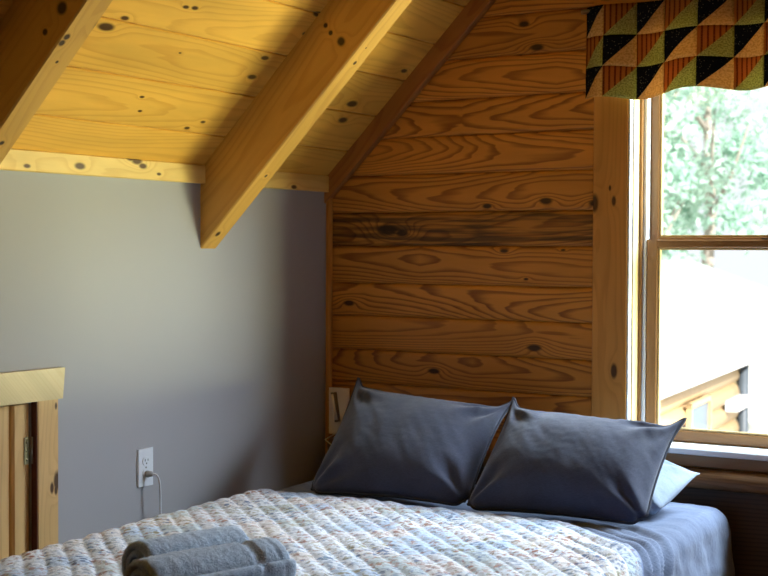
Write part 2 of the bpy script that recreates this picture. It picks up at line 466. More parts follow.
# knee wall with the hatch opening
HY0, HY1, HZ = -2.05, -1.464, .838
mb = MB()
mb.box(-.12, 0, HY1, .12, 0, HC + .02, 0, 'z'); mb.box(-.12, 0, YF, HY0, 0, HC + .02, 0, 'z'); mb.box(-.12, 0, HY0, HY1, HZ, HC + .02, 0, 'z')
mb.box(-.14, -.1, HY0 - .05, HY1 + .05, 0, HZ + .05, 0, 'z')
mb.build('wall_left', M['paint'], kind='structure')
mb = MB(); mb.box(XR, XR + .12, YF, .12, 0, HC + .1, 0, 'z'); mb.build('wall_right', M['gable'], kind='structure')
mb = MB()
mb.prism([(-.1, 0), (XR + .1, 0), (XR + .1, HC), (RX, HC + RX), (-.1, HC)], (0, -1, 0), .12, (1, 0, 0), (0, 0, 1), (0, YF, 0)); mb.build('wall_front', M['gable'], kind='structure')

# gable wall of horizontal siding
EDGES = [0, .12, .25, .385, .527, .650, .777, .897, 1.018, 1.134, 1.267, 1.385, 1.517, 1.646, 1.769, 1.905, 2.041]
while EDGES[-1] < HC + RX: EDGES.append(EDGES[-1] + .128)
TONES = {10: .15, 9: .6, 8: .7, 7: .55, 6: .35, 5: .3, 11: .55, 12: .75, 13: .7, 14: .85, 15: .25, 16: .5}
mb = MB()
for i, (z0, z1) in enumerate(zip(EDGES[:-1], EDGES[1:])):
    xa = max(0, z0 - HC); xb = min(XR, 2 * RX - (z0 - HC))
    if xb - xa < .05: break
    segs = [(xa, xb)]
    if z1 > WZ0 and z0 < WZ1: segs = [(xa, WX0 - .01), (WX1 + .01, xb)]
    for xa_, xb_ in segs:
        W = z1 - z0
        # log-siding profile: eased face with a shadow groove at the joint
        prof = [(.0005, -.02), (.0005, -.007), (.004, -.003), (.012, -.0006), (W * .5, 0.0005), (W - .014, -.0006), (W - .005, -.003), (W - .0005, -.008), (W - .0005, -.02)]
        zs, zt = z0, z1
        if z0 < WZ1 and z1 > WZ1 and len(segs) == 2: pass
        mb.prism(prof, (1, 0, 0), xb_ - xa_, (0, 0, 1), (0, -1, 0), (xa_, 0, z0), tone=TONES.get(i, random.random()), seed=3.1 * i + .7)
# backing with the window opening
for b in ((-.1, WX0 - .01, .0, WZ1), (WX1 + .01, XR + .1, .0, WZ1), (WX0 - .01, WX1 + .01, 0, WZ0 - .01)):
    mb.box(b[0], b[1], .019, .11, b[2], b[3], 0, 'z', tone=.5)
mb.prism([(-.1, WZ1), (XR + .1, WZ1), (XR - (WZ1 - HC) + .2, WZ1), (RX, HC + RX + .1), (WZ1 - HC - .2, WZ1)], (0, 1, 0), .09, (1, 0, 0), (0, 0, 1), (0, .019, 0), tone=.5)
mb.build('wall_back', M['gable'], kind='structure')

# sloping ceiling, tongue-and-groove boards running along the room
r2 = math.sqrt(.5)
mb = MB()
SA, SB, SN = V((r2, 0, r2)), V((0, 1, 0)), V((-r2, 0, r2))   # up the slope, along the room, outward
xs = [-.03, .098]
while xs[-1] < RX: xs.append(xs[-1] + .1175)
for i, (x0, x1) in enumerate(zip(xs[:-1], xs[1:])):
    W = (x1 - x0) / r2
    o = V((x0, YF, HC + x0))
    prof = [(0.0004, .02), (.0004, .006), (.006, .0), (W - .003, 0), (W - .0004, .004), (W - .0004, .02)]
    mb.prism(prof, SB, -YF + .05, SA, SN, o, seed=2.3 * i + 1, tone=(.6, .75, .5, .85, .6, .4, .7)[i % 7])
mb.prism([(-.1, .018), ((RX + .02) / r2, .018), ((RX + .02) / r2, .09), (-.1, .09)], SB, -YF + .15, SA, SN, V((0, YF - .05, HC)))
# other side of the ridge
SA2, SN2 = V((-r2, 0, r2)), V((r2, 0, r2))
n2 = int(RX / r2 / .166) + 1
for i in range(n2):
    W = RX / r2 / n2
    o = V((XR, YF, HC)) + SA2 * (W * i)
    mb.prism([(0.0004, .02), (.0004, .006), (.006, .0), (W - .003, 0), (W - .0004, .004), (W - .0004, .02)], SB, -YF + .05, SA2, SN2, o)
mb.prism([(-.1, .018), ((RX + .02) / r2, .018), ((RX + .02) / r2, .09), (-.1, .09)], SB, -YF + .15, SA2, SN2, V((XR, YF - .05, HC)))
mb.build('ceiling', M['ceil'], kind='structure')

# trims: cap board at the wall top, corner strip, raking board along the gable
mb = MB(); mb.box(.0, .02, YF, -.012, 1.460, 1.518, .003, 'y', tone=.5, seed=4.); mb.build('trim_1', M['trim'], kind='structure')
mb = MB(); mb.box(0, .02, -.024, -.001, 0, 1.46, .004, 'z', tone=.3); mb.build('trim_2', M['casing'], kind='structure')
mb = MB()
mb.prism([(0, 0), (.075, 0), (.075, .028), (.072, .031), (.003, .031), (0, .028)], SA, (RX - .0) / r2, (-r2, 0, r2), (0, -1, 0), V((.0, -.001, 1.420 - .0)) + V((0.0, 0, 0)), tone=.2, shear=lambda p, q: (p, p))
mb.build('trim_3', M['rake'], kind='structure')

# rafters
def rafter(y0, label, seed, wid=.08):
    mb = MB()
    H = HC + .008 - HR
    L = RX / r2
    d = H * r2
    prof = [(0, .004), (.004, 0), (wid - .004, 0), (wid, .004), (wid, d), (0, d)]
    mb.prism(prof, SA, L, (0, 1, 0), SN, V((0, y0, HR)), seed=seed, tone=.6, shear=lambda p, q: (q, q))
    o = mb.build('rafter', M['rafter'])
    return tag(o, label, 'rafter', 'ceiling rafters')
rafter(-1.84, 'sloping pine rafter at the left side, its near side dark red brown', 6.)
rafter(-.735, 'sloping pine rafter whose square foot ends on the grey wall near the gable', 9.)

# hatch (access door) in the knee wall
hatch = struct('door_1', (0, -1.7, 0))
mb = MB(); mb.prism([(-.69, 0), (-.005, 0), (.004, .086), (-.69, .086)], (1, 0, 0), .024, (0, 1, 0), (0, 0, 1), (0, -1.362, .836), tone=.9)
h = mb.build('header', M['jamb'], hatch)
mb = MB(); mb.box(0, .020, -1.459, -1.379, 0, .8355, .003, 'z', tone=.5); mb.build('casing', M['hatch'], hatch)
mb = MB(); mb.box(-.05, .0195, -1.4635, -1.4592, 0, .8355, .001, 'z'); mb.build('jamb', M['reddark'], hatch)  # dark red strip, the shade on the casing's inner side put into colour
mb = MB()
y = -1.4645
for i, wdt in enumerate((.073, .12, .12, .12, .115)):
    mb.box(-.028, -.003, y - wdt + .010, y, .01, .829, .006, 'z', tone=(.6, .8, .4, .6, .5)[i]); y -= wdt
mb.box(-.036, -.0285, -2.02, -1.4645, .01, .829, 0, 'z', tone=.0)
pn = mb.build('panel', M['hatch'], hatch)
hz0, hz1 = onX(29, 464, 0).z, onX(29, 437, 0).z
mb = MB(); mb.box(-.003, .0, -1.489, -1.467, hz0, hz1, .001, 'z')
for k in range(3):
    zc = hz0 + (hz1 - hz0) * (.18 + .32 * k)
    mb.tube([(-.0003, -1.480, zc), (.0012, -1.480, zc)], .0045, 10)
hg = mb.build('hinge', M['brass'], hatch)
mb = MB(); mb.tube([(.003, -1.4655, hz0), (.003, -1.4655, hz1)], .0045, 10); mb.build('hinge_pin', M['steel'], hg)

# ------------------------------------------------------------------ window
win = struct('window_1', (2.13, 0, WZ0))
mb = MB(); mb.box(1.033, 1.152, -.021, -.001, .640, 1.93, .003, 'z', tone=.5, seed=2.); mb.build('casing', M['casing'], win)
mb = MB(); mb.box(3.106, 3.225, -.021, -.001, .640, 1.93, .003, 'z', tone=.5); mb.build('casing', M['casing'], win)
mb = MB(); mb.box(1.033, 3.225, -.023, -.001, 1.93, 2.05, .003, 'x', tone=.5); mb.build('casing', M['casing'], win)
MX0, MX1 = 2.08, 2.178      # mullion to the unseen right half, added to let more light in
for sx, xa in ((1, WX0), (-1, MX0), (1, MX1), (-1, WX1)):
    B = lambda m, a, b, y0, y1, z0, z1, **k: m.box(min(xa + sx*a, xa + sx*b), max(xa + sx*a, xa + sx*b), y0, y1, z0, z1, .001, 'z', **k)
    mb = MB(); B(mb, -.007, 0.0, -.018, .002, WZ0, WZ1); mb.build('jamb_edge', M['vinyl'], win)
    mb = MB(); B(mb, -.006, -.001, .0021, .013, WZ0, WZ1); mb.build('gasket', M['gasket'], win)
    mb = MB(); B(mb, -.012, .001, .0135, .060, WZ0, WZ1); mb.build('jamb', M['jamb'], win)
    mb = MB(); B(mb, -.012, .010, .0605, .074, WZ0, WZ1); mb.build('stop', M['sash'], win)
    mb = MB(); B(mb, -.012, .0215, .0745, .142, WZ0, WZ1); mb.build('track', M['vinyl'], win)
mb = MB(); mb.box(MX0 + .003, MX1 - .003, -.021, .14, WZ0, WZ1, .003, 'z', tone=.5); mb.build('mullion', M['casing'], win)
mb = MB(); mb.box(WX0 - .01, WX1 + .01, -.001, .12, WZ1 - .002, WZ1 + .02, .001, 'x'); mb.build('head_jamb', M['jamb'], win)
mb = MB(); mb.box(WX0 - .03, WX1 + .03, -.050, .142, .624, .6445, .004, 'x'); mb.build('sill', M['vinyl'], win)
mb = MB(); mb.box(1.02, 3.235, -.034, -.0065, .586, .6235, .003, 'x', tone=.6); mb.build('apron', M['sash'], win)

def sash(name, x0, x1, y0, y1, z0, z1, st, tr_, br, mat):
    fr = MB()
    fr.box(x0, x0 + st, y0, y1, z0, z1, .003, 'z', tone=.5); fr.box(x1 - st, x1, y0, y1, z0, z1, .003, 'z', tone=.5)
    fr.box(x0 + st - .001, x1 - st + .001, y0, y1 - .0005, z0, z0 + br, .003, 'x', tone=.5); fr.box(x0 + st - .001, x1 - st + .001, y0, y1 - .0005, z1 - tr_, z1, .003, 'x', tone=.5)
    f = fr.build(name, mat, win)
    bd = MB(); w = .007; yc = (y0 + y1) / 2
    for a, b, c, d in ((x0+st, x0+st+w, z0+br, z1-tr_), (x1-st-w, x1-st, z0+br, z1-tr_)): bd.box(a, b, yc - .010, yc + .004, c, d, .001, 'z')
    for c, d in ((z0+br, z0+br+w), (z1-tr_-w, z1-tr_)): bd.box(x0+st+w, x1-st-w, yc - .010, yc + .004, c, d, .001, 'x')
    bd.build('glazing_bead', M['bead'], f)
    g = MB(); g.box(x0 + st - .002, x1 - st + .002, yc + .005, yc + .009, z0 + br - .002, z1 - tr_ + .002, 0, 'z'); g.build('pane', M['glass'], f)
    return f
for q in (0, 1.020): sash('lower_sash', 1.181 + q, 2.057 + q, .0750, .108, .6455, 1.2900, .036, .026, .036, M['sash'])
for q in (0, 1.020): sash('upper_sash', 1.172 + q, 2.066 + q, .109, .140, 1.262, 1.925, .036, .032, .036, M['sash'])
mb = MB()
lp = onY(764, 234, .09)
mb.box(lp.x - .006, lp.x + .05, .083, .100, 1.2900, 1.2955, .001, 'x'); mb.box(lp.x + .014, lp.x + .034, .080, .104, 1.2955, 1.306, .002, 'x')
mb.build('latch', M['black'], win)

# ================================================================== THINGS
# dark headboard, added to account for the dark area under the sill
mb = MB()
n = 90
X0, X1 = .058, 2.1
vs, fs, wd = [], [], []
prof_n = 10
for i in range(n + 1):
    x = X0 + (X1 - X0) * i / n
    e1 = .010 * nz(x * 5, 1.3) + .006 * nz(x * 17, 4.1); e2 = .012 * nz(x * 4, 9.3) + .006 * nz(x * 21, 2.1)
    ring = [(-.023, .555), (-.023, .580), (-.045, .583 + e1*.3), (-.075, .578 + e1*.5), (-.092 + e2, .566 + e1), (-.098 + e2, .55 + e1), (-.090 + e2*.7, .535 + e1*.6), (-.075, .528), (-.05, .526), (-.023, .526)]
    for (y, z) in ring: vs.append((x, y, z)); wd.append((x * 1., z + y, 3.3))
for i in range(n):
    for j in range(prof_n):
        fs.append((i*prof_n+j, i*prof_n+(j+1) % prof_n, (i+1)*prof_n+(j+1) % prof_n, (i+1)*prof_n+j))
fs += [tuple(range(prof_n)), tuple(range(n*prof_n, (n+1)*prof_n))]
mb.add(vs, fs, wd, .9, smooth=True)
hb = thing('headboard', (1.06, -.06, 0), 'added low dark brown wooden headboard with a rough live edge, filling the dark area under the window sill', 'headboard')
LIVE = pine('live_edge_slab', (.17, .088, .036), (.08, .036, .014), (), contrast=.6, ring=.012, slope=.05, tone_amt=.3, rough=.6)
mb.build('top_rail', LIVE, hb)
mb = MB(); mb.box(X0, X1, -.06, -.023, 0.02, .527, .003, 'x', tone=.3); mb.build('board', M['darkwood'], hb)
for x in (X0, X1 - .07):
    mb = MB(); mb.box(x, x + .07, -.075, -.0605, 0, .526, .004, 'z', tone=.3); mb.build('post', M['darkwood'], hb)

# bed
BX0, BX1, BY0, BY1, BT = .170, 1.510, -2.06, -.150, .478
BED_TURN = math.radians(3.0); PIV = V((.84, -.14, 0))
def turn(p):
    d = V(p) - PIV; c, s_ = math.cos(BED_TURN), math.sin(BED_TURN)
    return (PIV.x + d.x * c - d.y * s_, PIV.y + d.x * s_ + d.y * c, d.z)
bed = thing('bed', ((BX0 + BX1) / 2, (BY0 + BY1) / 2, 0), 'double bed against the wooden gable wall under blue cotton and a quilt', 'bed')

def slab(x0, x1, y0, y1, z0, z1, r, name, mat, parent, n=6):
    # rounded box by profile rings
    mb = MB(); rings = []
    for k in range(n + 1): a = -PI/2 + PI/2 * k / n; rings.append((r * (1 - math.cos(a)), z0 + r + r * math.sin(a)))
    for k in range(n + 1): a = PI/2 * k / n; rings.append((r * (1 - math.cos(a)), z1 - r + r * math.sin(a)))
    cr = .06; m = 8
    vs, fs = [], []
    for ins, z in rings:
        for q, (cx, cy, a0) in enumerate(((x1 - cr, y1 - cr, 0), (x0 + cr, y1 - cr, PI/2), (x0 + cr, y0 + cr, PI), (x1 - cr, y0 + cr, 1.5*PI))):
            for k in range(m + 1):
                a = a0 + PI/2 * k / m; rr = max(.004, cr - ins); vs.append((cx + rr * math.cos(a), cy + rr * math.sin(a), z))
    N = 4 * (m + 1)
    for i in range(len(rings) - 1):
        for j in range(N): fs.append((i*N+j, i*N+(j+1) % N, (i+1)*N+(j+1) % N, (i+1)*N+j))
    fs += [tuple(range(N))[::-1], tuple(range((len(rings)-1)*N, len(rings)*N))]
    mb.add(vs, fs, smooth=True)
    return mb.build(name, mat, parent)
slab(BX0, BX1, BY0, BY1, .245, BT, .045, 'mattress', M['mattress'], bed)
mb = MB(); mb.box(BX0 + .01, BX1 - .01, BY0 + .01, BY1 - .01, .12, .244, .004, 'y', tone=.3); mb.build('bed_base', M['darkwood'], bed)
for x in (BX0 + .03, BX1 - .10):
    for y in (BY0 + .03, BY1 - .10):
        mb = MB(); mb.box(x, x + .07, y, y + .07, 0, .119, .004, 'z', tone=.3); mb.build('leg', M['darkwood'], bed)

bed.location = turn(bed.location); bed.rotation_euler.z = BED_TURN

def drape_x(s, x0, x1, r, top, flare=.0):
    """cross-section path: s is measured from the left mattress edge along the top; returns x,z"""
    if s < x0 + r:
        d = x0 + r - s
        if d < r * PI / 2: a = d / r; return x0 + r - r * math.sin(a), top - r + r * math.cos(a)
        d -= r * PI / 2; return x0 - flare * d, top - r - d
    if s > x1 - r:
        d = s - (x1 - r)
        if d < r * PI / 2: a = d / r; return x1 - r + r * math.sin(a), top - r + r * math.cos(a)
        d -= r * PI / 2; return x1 + flare * d, top - r - d
    return s, top

def yedge(s):   # head edge of the quilt
    e = -.685 - .03 * max(0, min(1, (s - .6) / .6))
    if s > 1.18: e -= .95 * (s - 1.18) ** 1.35 * 1.15
    return e + .006 * math.sin(s * 13) + .006 * nz(s * 6, .4)

# blue sheet over the whole mattress, hanging down on the open side
ns, nt_ = 210, 230
pts = np.zeros((ns, nt_, 3))
for i in range(ns):
    s = -.03 + (1.83 + .03) * i / (ns - 1)
    for j in range(nt_):
        tt = j / (nt_ - 1)
        y = (BY1 + .10) + (BY0 - BY1 - .02 - .10) * (tt ** .75 if True else tt)
        x, z = drape_x(s, BX0 - .012, BX1 + .012, .055, BT + .014, .10)
        # head end turns down too
        yy = y
        hd = BY1 + .012 - .055
        if y > hd:
            d = y - hd; a = min(d / .055, PI / 2)
            yy = hd + .055 * math.sin(a); z -= .055 * (1 - math.cos(a)) + max(0, d - .055 * PI / 2) * 1.
        de = y - yedge(s)                       # distance in front of the quilt's edge
        k = max(0, min(1, (s - 1.02) / .45))
        wob = .012 * nz(s * 9, y * 9, 3)
        f = 0
        if de > -.15:
            q = de + wob
            f = k * (1.5 * (.010 * math.exp(-((q - .045) / .016) ** 2) + .009 * math.exp(-((q - .105) / .018) ** 2) + .006 * math.exp(-((q - .155) / .014) ** 2) + .008 * math.exp(-((q - .225) / .020) ** 2)
                     - .006 * math.exp(-((q - .075) / .010) ** 2) - .006 * math.exp(-((q - .185) / .012) ** 2)))
        f += .0035 * nz(s * 10, y * 14, 7) * (.4 + k) + .002 * nz(s * 30, y * 22, 2)
        dn = max(0, min(1, (s - (BX1 - .04)) / .10))      # on the hanging side push outward instead of up
        x += f * dn * 1.5 + dn * .010 * math.sin(y * 31 + 2 * nz(y * 3, 1)) * max(0, (s - 1.6)) * 5
        z += max(f, -.007) * (1 - dn)
        pts[i, j] = turn((x, yy, z))
sheet = grid_obj('bed_sheet', pts, M['chambray'], thick=.004, flip=True)
tag(sheet, 'plain blue chambray sheet on the mattress, bare and creased beside the pillows', 'bed sheet')

# quilt
ns, nt_ = 330, 330
pts = np.zeros((ns, nt_, 3)); wd = np.zeros((ns, nt_, 3))
S0, S1 = -.07, 1.80
for i in range(ns):
    s = S0 + (S1 - S0) * i / (ns - 1)
    ye = yedge(s)
    for j in range(nt_):
        y = ye + (BY0 - .03 - ye) * j / (nt_ - 1)
        a = (s * .7071 - y * -.7071 * -1.0)          # across the strong stitch lines (which run 45 degrees)
        a = (s + y) * .7071
        b = (s - y) * .7071
        x, z = drape_x(s, BX0 - .026, BX1 + .028, .075, BT + .034, .12)
        wv = .006 * nz(s * 5, y * 5, 1)
        pa = abs(math.sin(PI * (a + wv) / .052)); pb = abs(math.sin(PI * (b + wv) / .104))
        puff = .0085 * (pa ** .42) * (.75 + .25 * pb ** .4) - .005
        puff += .003 * nz(s * 34, y * 40, 4) + .0010 * nz(s * 45, y * 90, 8) + .004 * nz(s * 6, y * 7, 11)
        edge = min(1, j / 5.0)
        f = puff * edge + .004 * (1 - edge) - .010 * (1 - edge)
        # soft ridges next to the turned corner
        de = ye - y; k = max(0, min(1, (s - 1.0) / .4))
        f += k * .006 * (math.exp(-((de - .06) / .02) ** 2) + math.exp(-((de - .14) / .02) ** 2) + .7 * math.exp(-((de - .22) / .02) ** 2))
        dn = max(0, min(1, (s - (BX1 - .05)) / .12)); dl = max(0, min(1, (BX0 + .05 - s) / .12))
        x += f * dn - f * dl; z += f * (1 - max(dn, dl))
        z -= .004 * max(0, min(1, (-y - 1.15) / .7)) * math.exp(-((s - .14) / .16) ** 2)
        pts[i, j] = turn((x, y, z))
        bw = .035 + .02 * nz(s * 8, 3)
        wd[i, j] = (a, b, 1.0 if (de < bw * .5) else (.75 * max(0, 1 - de / .085) if de < .085 else 0))
quilt = grid_obj('quilt', pts, M['quilt'], wood=wd, thick=.008, flip=True)
tag(quilt, 'white floral patchwork quilt with diagonal stitching spread over the bed', 'quilt')

# pillows
def pillow(name, BL, BR, TR, TL, T, mat, label, cat, group=None, seed=0, nu=90, nv=70, ear=1., pipe=None, sag=.0, back=1., wr=1.):
    BL, BR, TR, TL = map(V, (BL, BR, TR, TL))
    nrm = ((BR - BL).cross(TL - BL)).normalized()
    if nrm.y > 0 and abs(nrm.z) < .8: nrm = -nrm
    rnd = random.Random(seed)
    ang = [rnd.uniform(0, 6) for _ in range(8)]
    def P(u, v, side):
        cu = 1 - abs(u) ** 2.0; cv = 1 - abs(v) ** 2.0
        uu = u * (1 - .055 * ear * cv ** .8); vv = v * (1 - .085 * ear * cu ** .8)
        a, b = (uu + 1) / 2, (vv + 1) / 2
        p = BL.lerp(BR, a).lerp(TL.lerp(TR, a), b)
        fu = max(0, 1 - abs(u) ** 2.6); fv = max(0, 1 - abs(v) ** 2.4)
        t = (fu * fv) ** .58
        h = T * t * (1 + .25 * sag * (-v))
        # creases that run inwards from the corners and the top seam
        w = 0
        for c, (cu_, cv_) in enumerate(((-1, -1), (1, -1), (1, 1), (-1, 1))):
            du, dv = (u - cu_) * 1.25, v - cv_
            r = math.hypot(du, dv); th = math.atan2(abs(dv), abs(du) + 1e-6)
            w += .0085 * math.sin(th * 9 + ang[c] + 1.5 * nz(u * 2, v * 2, seed + c)) * math.exp(-((r - .42) / .30) ** 2)
        w += .005 * nz(u * 4, v * 1.6 + u, seed + .5) * fv + .0016 * nz(u * 9 + v * 5, v * 2.5, seed + 3.1) + .0006 * nz(u * 22, v * 10, seed)
        topw = math.exp(-((1 - v) / .35) ** 2)
        w += .0035 * topw * nz(u * 11 + v * 2, v * .9, seed + 9)
        h += w * wr * min(1, t * 2.2)
        if v > 0: p = p + ((TR - BR).normalized() * .035 + (TR - TL).normalized() * (.012 if u > 0 else -.002)) * ear * math.exp(-((1 - abs(u)) / .07) ** 2 - ((1 - v) / .14) ** 2)
        if v < 0: p = p + ((TR - BR).normalized() * .022 + (TR - TL).normalized() * (-.018 if u > 0 else .010)) * math.exp(-((1 - abs(u)) / .10) ** 2 - ((1 + v) / .14) ** 2)
        return p + nrm * (h * (side if side > 0 else side * back)) + V((0, 0, 0))
    mb = MB(); vs, fs = [], []
    us = [math.sin(PI / 2 * (2 * i / nu - 1)) * .35 + (2 * i / nu - 1) * .65 for i in range(nu + 1)]
    vsn = [math.sin(PI / 2 * (2 * j / nv - 1)) * .35 + (2 * j / nv - 1) * .65 for j in range(nv + 1)]
    idx = {}
    for side in (1, -1):
        for i in range(nu + 1):
            for j in range(nv + 1):
                e = i in (0, nu) or j in (0, nv)
                key = (0 if e else side, i, j)
                if key not in idx: idx[key] = len(vs); vs.append(P(us[i], vsn[j], side))
    for side in (1, -1):
        g = lambda i, j: idx[(0 if (i in (0, nu) or j in (0, nv)) else side, i, j)]
        for i in range(nu):
            for j in range(nv):
                f = (g(i, j), g(i+1, j), g(i+1, j+1), g(i, j+1)); fs.append(f if side > 0 else f[::-1])
    mb.add(vs, fs, smooth=True)
    zmin = min(p.z for p in vs); ctr = sum(vs, V()) / len(vs)
    root = thing(name, (ctr.x, ctr.y, zmin), label, cat, group)
    mb.build('pillow_body', mat, root)
    if pipe:
        loop = [P(us[i], -1, 1) for i in range(nu)] + [P(1, vsn[j], 1) for j in range(nv)] + [P(us[nu - i], 1, 1) for i in range(nu)] + [P(-1, vsn[nv - j], 1) for j in range(nv)]
        pm = MB(); pm.tube(loop + loop[:1], .0042, 6, caps=False); pm.build('piping', pipe, root)
    return root

Z0 = .505
def bz(px, py): return onZ(px, py, Z0)
yl = -.30
pillow('pillow', bz(306, 494), bz(468, 508), onY(508, 408, -.285), onY(355, 385, -.30), .088, M['slate'],
       'slate pillow at the left, leaning by the corner, partly behind the other slate pillow', 'pillow', 'slate pillows on the bed', seed=3, pipe=M['piping'], sag=.5, back=.6)
pillow('pillow', bz(462, 510), bz(646, 527), onY(679, 427, -.34), onY(510, 406, -.34), .10, M['slate'],
       'slate grey pillow in front, leaning before the window with creased pointed corners', 'pillow', 'slate pillows on the bed', seed=11, pipe=M['piping'], sag=.5, back=.4)
zz = .615
pillow('pillow', (.98, -.44, .560), (1.435, -.50, .522), (1.452, -.20, .592), (.93, -.18, .650), .070, M['paleblue'],
       'pale blue pillow lying flat behind the slate pillow below the window sill', 'pillow', seed=21, ear=.25, wr=.8)

# rolled towels
def towel(name, end, direction, L, R, label, seed, groove=None, turns=3.2):
    d = V(direction).normalized(); up = V((0, 0, 1)); sd = d.cross(up).normalized()
    end = V(end)
    nth, nl = 170, 64
    th0, th1 = .6, turns * 2 * PI
    tk = R / (turns + .35)            # thickness per turn
    a_off = -.9
    outer = []
    mb = MB(); vs, fs = [], []
    for k in range(nl + 1):
        t = k / nl; l = L * t
        gr = 0
        for g, wdt, dp in (groove or ()): gr += dp * math.exp(-((t - g) / wdt) ** 4)
        endr = 1 - .10 * max(0, 1 - t / .05) ** 2 - .10 * max(0, (t - .93) / .07) ** 2
        for layer in (0, 1):
            for i in range(nth + 1):
                th = th0 + (th1 - th0) * i / nth
                r = tk * (th / (2 * PI)) + tk * .35
                rr = r + (tk * .36 if layer == 0 else -tk * .34)
                if i == nth: rr = r - tk * .2 if layer == 0 else r - tk * .3
                rr = max(.003, rr) * endr
                last = th > th1 - 2 * PI
                if layer == 0 and last: rr -= gr
                fz = .0022 * nz(l * 60, th * 6, seed) + .0016 * nz(l * 160, th * 16, seed + 4)
                if last and layer == 0: rr += fz + .004 * nz(l * 7, th * 1.2, seed + 2)
                an = th + a_off
                ll = l + .004 * nz(th * 1.1, seed, layer) * (1 if k in (0, nl) else 0)
                p = end + d * ll + sd * (rr * 1.04 * math.cos(an)) + up * (rr * .94 * math.sin(an))
                vs.append(p)
    N = nth + 1
    id_ = lambda k, la, i: (k * 2 + la) * N + i
    for k in range(nl):
        for i in range(nth):
            fs.append((id_(k, 0, i), id_(k+1, 0, i), id_(k+1, 0, i+1), id_(k, 0, i+1)))
            fs.append((id_(k, 1, i), id_(k, 1, i+1), id_(k+1, 1, i+1), id_(k+1, 1, i)))
        for i in (0, nth): fs.append((id_(k, 0, i), id_(k, 1, i), id_(k+1, 1, i), id_(k+1, 0, i)))
    for i in range(nth):
        for k in (0, nl): fs.append((id_(k, 0, i), id_(k, 0, i+1), id_(k, 1, i+1), id_(k, 1, i)))
    mb.add(vs, fs, smooth=True)
    o = mb.build(name, M['terry'])
    return tag(o, label, 'towel', 'rolled towels on the quilt')
ax = (math.cos(math.radians(73)), math.sin(math.radians(73)), 0)
RT = .068
QT = .5165
e1 = onZ(137, 568, QT + .0695)
towel('rolled_towel', e1, ax, .26, RT, 'rolled grey blue towel at the back, nearer the outlet wall', 2)
e2 = V(e1) + V((math.sin(math.radians(73)), -math.cos(math.radians(73)), 0)) * .150 + V(ax) * -.085
towel('rolled_towel', e2, ax, .335, RT, 'rolled grey blue towel in front with a woven band near its right end', 5, groove=[(.76, .035, .007), (.91, .012, .003)])

# power outlet and charger cord
oy, oz = -1.0, .594
out = thing('power_outlet', (0, oy, oz - .057), 'white duplex power outlet on the grey wall beside the bed', 'outlet')
mb = MB(); mb.prism([(-.035, 0), (.035, 0), (.035, .003), (.032, .006), (-.032, .006), (-.035, .003)], (0, 0, 1), .114, (0, 1, 0), (1, 0, 0), (0, oy, oz - .057)); mb.build('cover_plate', M['white'], out)
for dz in (.0195, -.0195):
    mb = MB(); n = 20
    ring = []
    for k in range(n):
        a = 2 * PI * k / n; ring.append((.0165 * math.cos(a), max(-.0125, min(.0125, .0165 * math.sin(a)))))
    mb.prism(ring, (1, 0, 0), .0025, (0, 1, 0), (0, 0, 1), (.0055, oy, oz + dz))
    rc = mb.build('receptacle', M['white'], out)
    sl = MB()
    for yy, hgt in ((-.0062, .008), (.0062, .0065)): sl.box(.0078, .0086, oy + yy - .001, oy + yy + .001, oz + dz - hgt/2 + .003, oz + dz + hgt/2 + .003, 0, 'z')
    sl.tube([(.0078, oy, oz + dz - .007), (.0086, oy, oz + dz - .007)], .0024, 10)
    sl.build('slot', M['slot'], rc)
sc = MB(); sc.tube([(.0058, oy, oz), (.0072, oy, oz)], .0028, 10); sc.build('screw', M['steel'], out)
cord = thing('charger_cord', (.03, oy, .5), 'white cord plugged into the lower socket and dropping behind the bed', 'cord')
pz = oz - .0195
mb = MB(); mb.tube([(.0088, oy, pz), (.014, oy, pz), (.026, oy + .003, pz + .001), (.030, oy + .004, pz + .001)], [.010, .0105, .008, .005], 14); mb.build('plug', M['plug'], cord)
mb = MB()
pts_ = [(.029, oy + .004, pz + .001), (.035, oy + .008, pz + .000), (.040, oy + .014, pz - .007), (.043, oy + .019, pz - .025), (.044, oy + .021, pz - .06), (.044, oy + .022, pz - .12), (.045, oy + .022, pz - .2), (.05, oy + .02, pz - .3), (.07, oy + .0, .15), (.06, oy - .05, .02)]
cr_ = []
for i in range(len(pts_) - 1):   # catmull-rom
    p0, p1, p2, p3 = (V(pts_[max(0, min(len(pts_) - 1, i + k))]) for k in (-1, 0, 1, 2))
    for q in range(6):
        s = q / 6; cr_.append(.5 * ((2 * p1) + (p2 - p0) * s + (2 * p0 - 5 * p1 + 4 * p2 - p3) * s * s + (3 * p1 - p0 - 3 * p2 + p3) * s ** 3))
mb.tube(cr_, .0030, 10); mb.build('cable', M['white'], cord)

# cream box on the wall by the pillow
wb = thing('wall_box', (.05, -.035, .585), 'small cream plastic box with a raised bar behind the left slate pillow', 'wall box')
bx0, bx1 = onY(328.5, 400, -.045).x, onY(347, 400, -.045).x; bz0, bz1 = onY(335, 434, -.045).z, onY(335, 388, -.045).z
mb = MB(); mb.box(bx0, bx1, -.046, -.0245, bz0, bz1, .004, 'z'); mb.build('housing', M['cream'], wb)
p0, p1 = onY(333, 394, -.05), onY(337, 420, -.05)
mb = MB(); mb.tube([(p0.x, -.053, p0.z), (p1.x, -.053, p1.z)], .0085, 12); mb.build('bar', M['cream'], wb)
mb = MB(); mb.tube([(p0.x + .002, -.0475, p0.z + .006), (p1.x + .002, -.0475, p1.z - .006)], .0115, 14); rc = mb.build('bar_shade', M['bar_shade'], wb)  # dark brown rim behind the bar, painting in the bar's shadow
mb = MB(); q0, q1 = onY(337, 434, -.035), onY(333, 446, -.114)
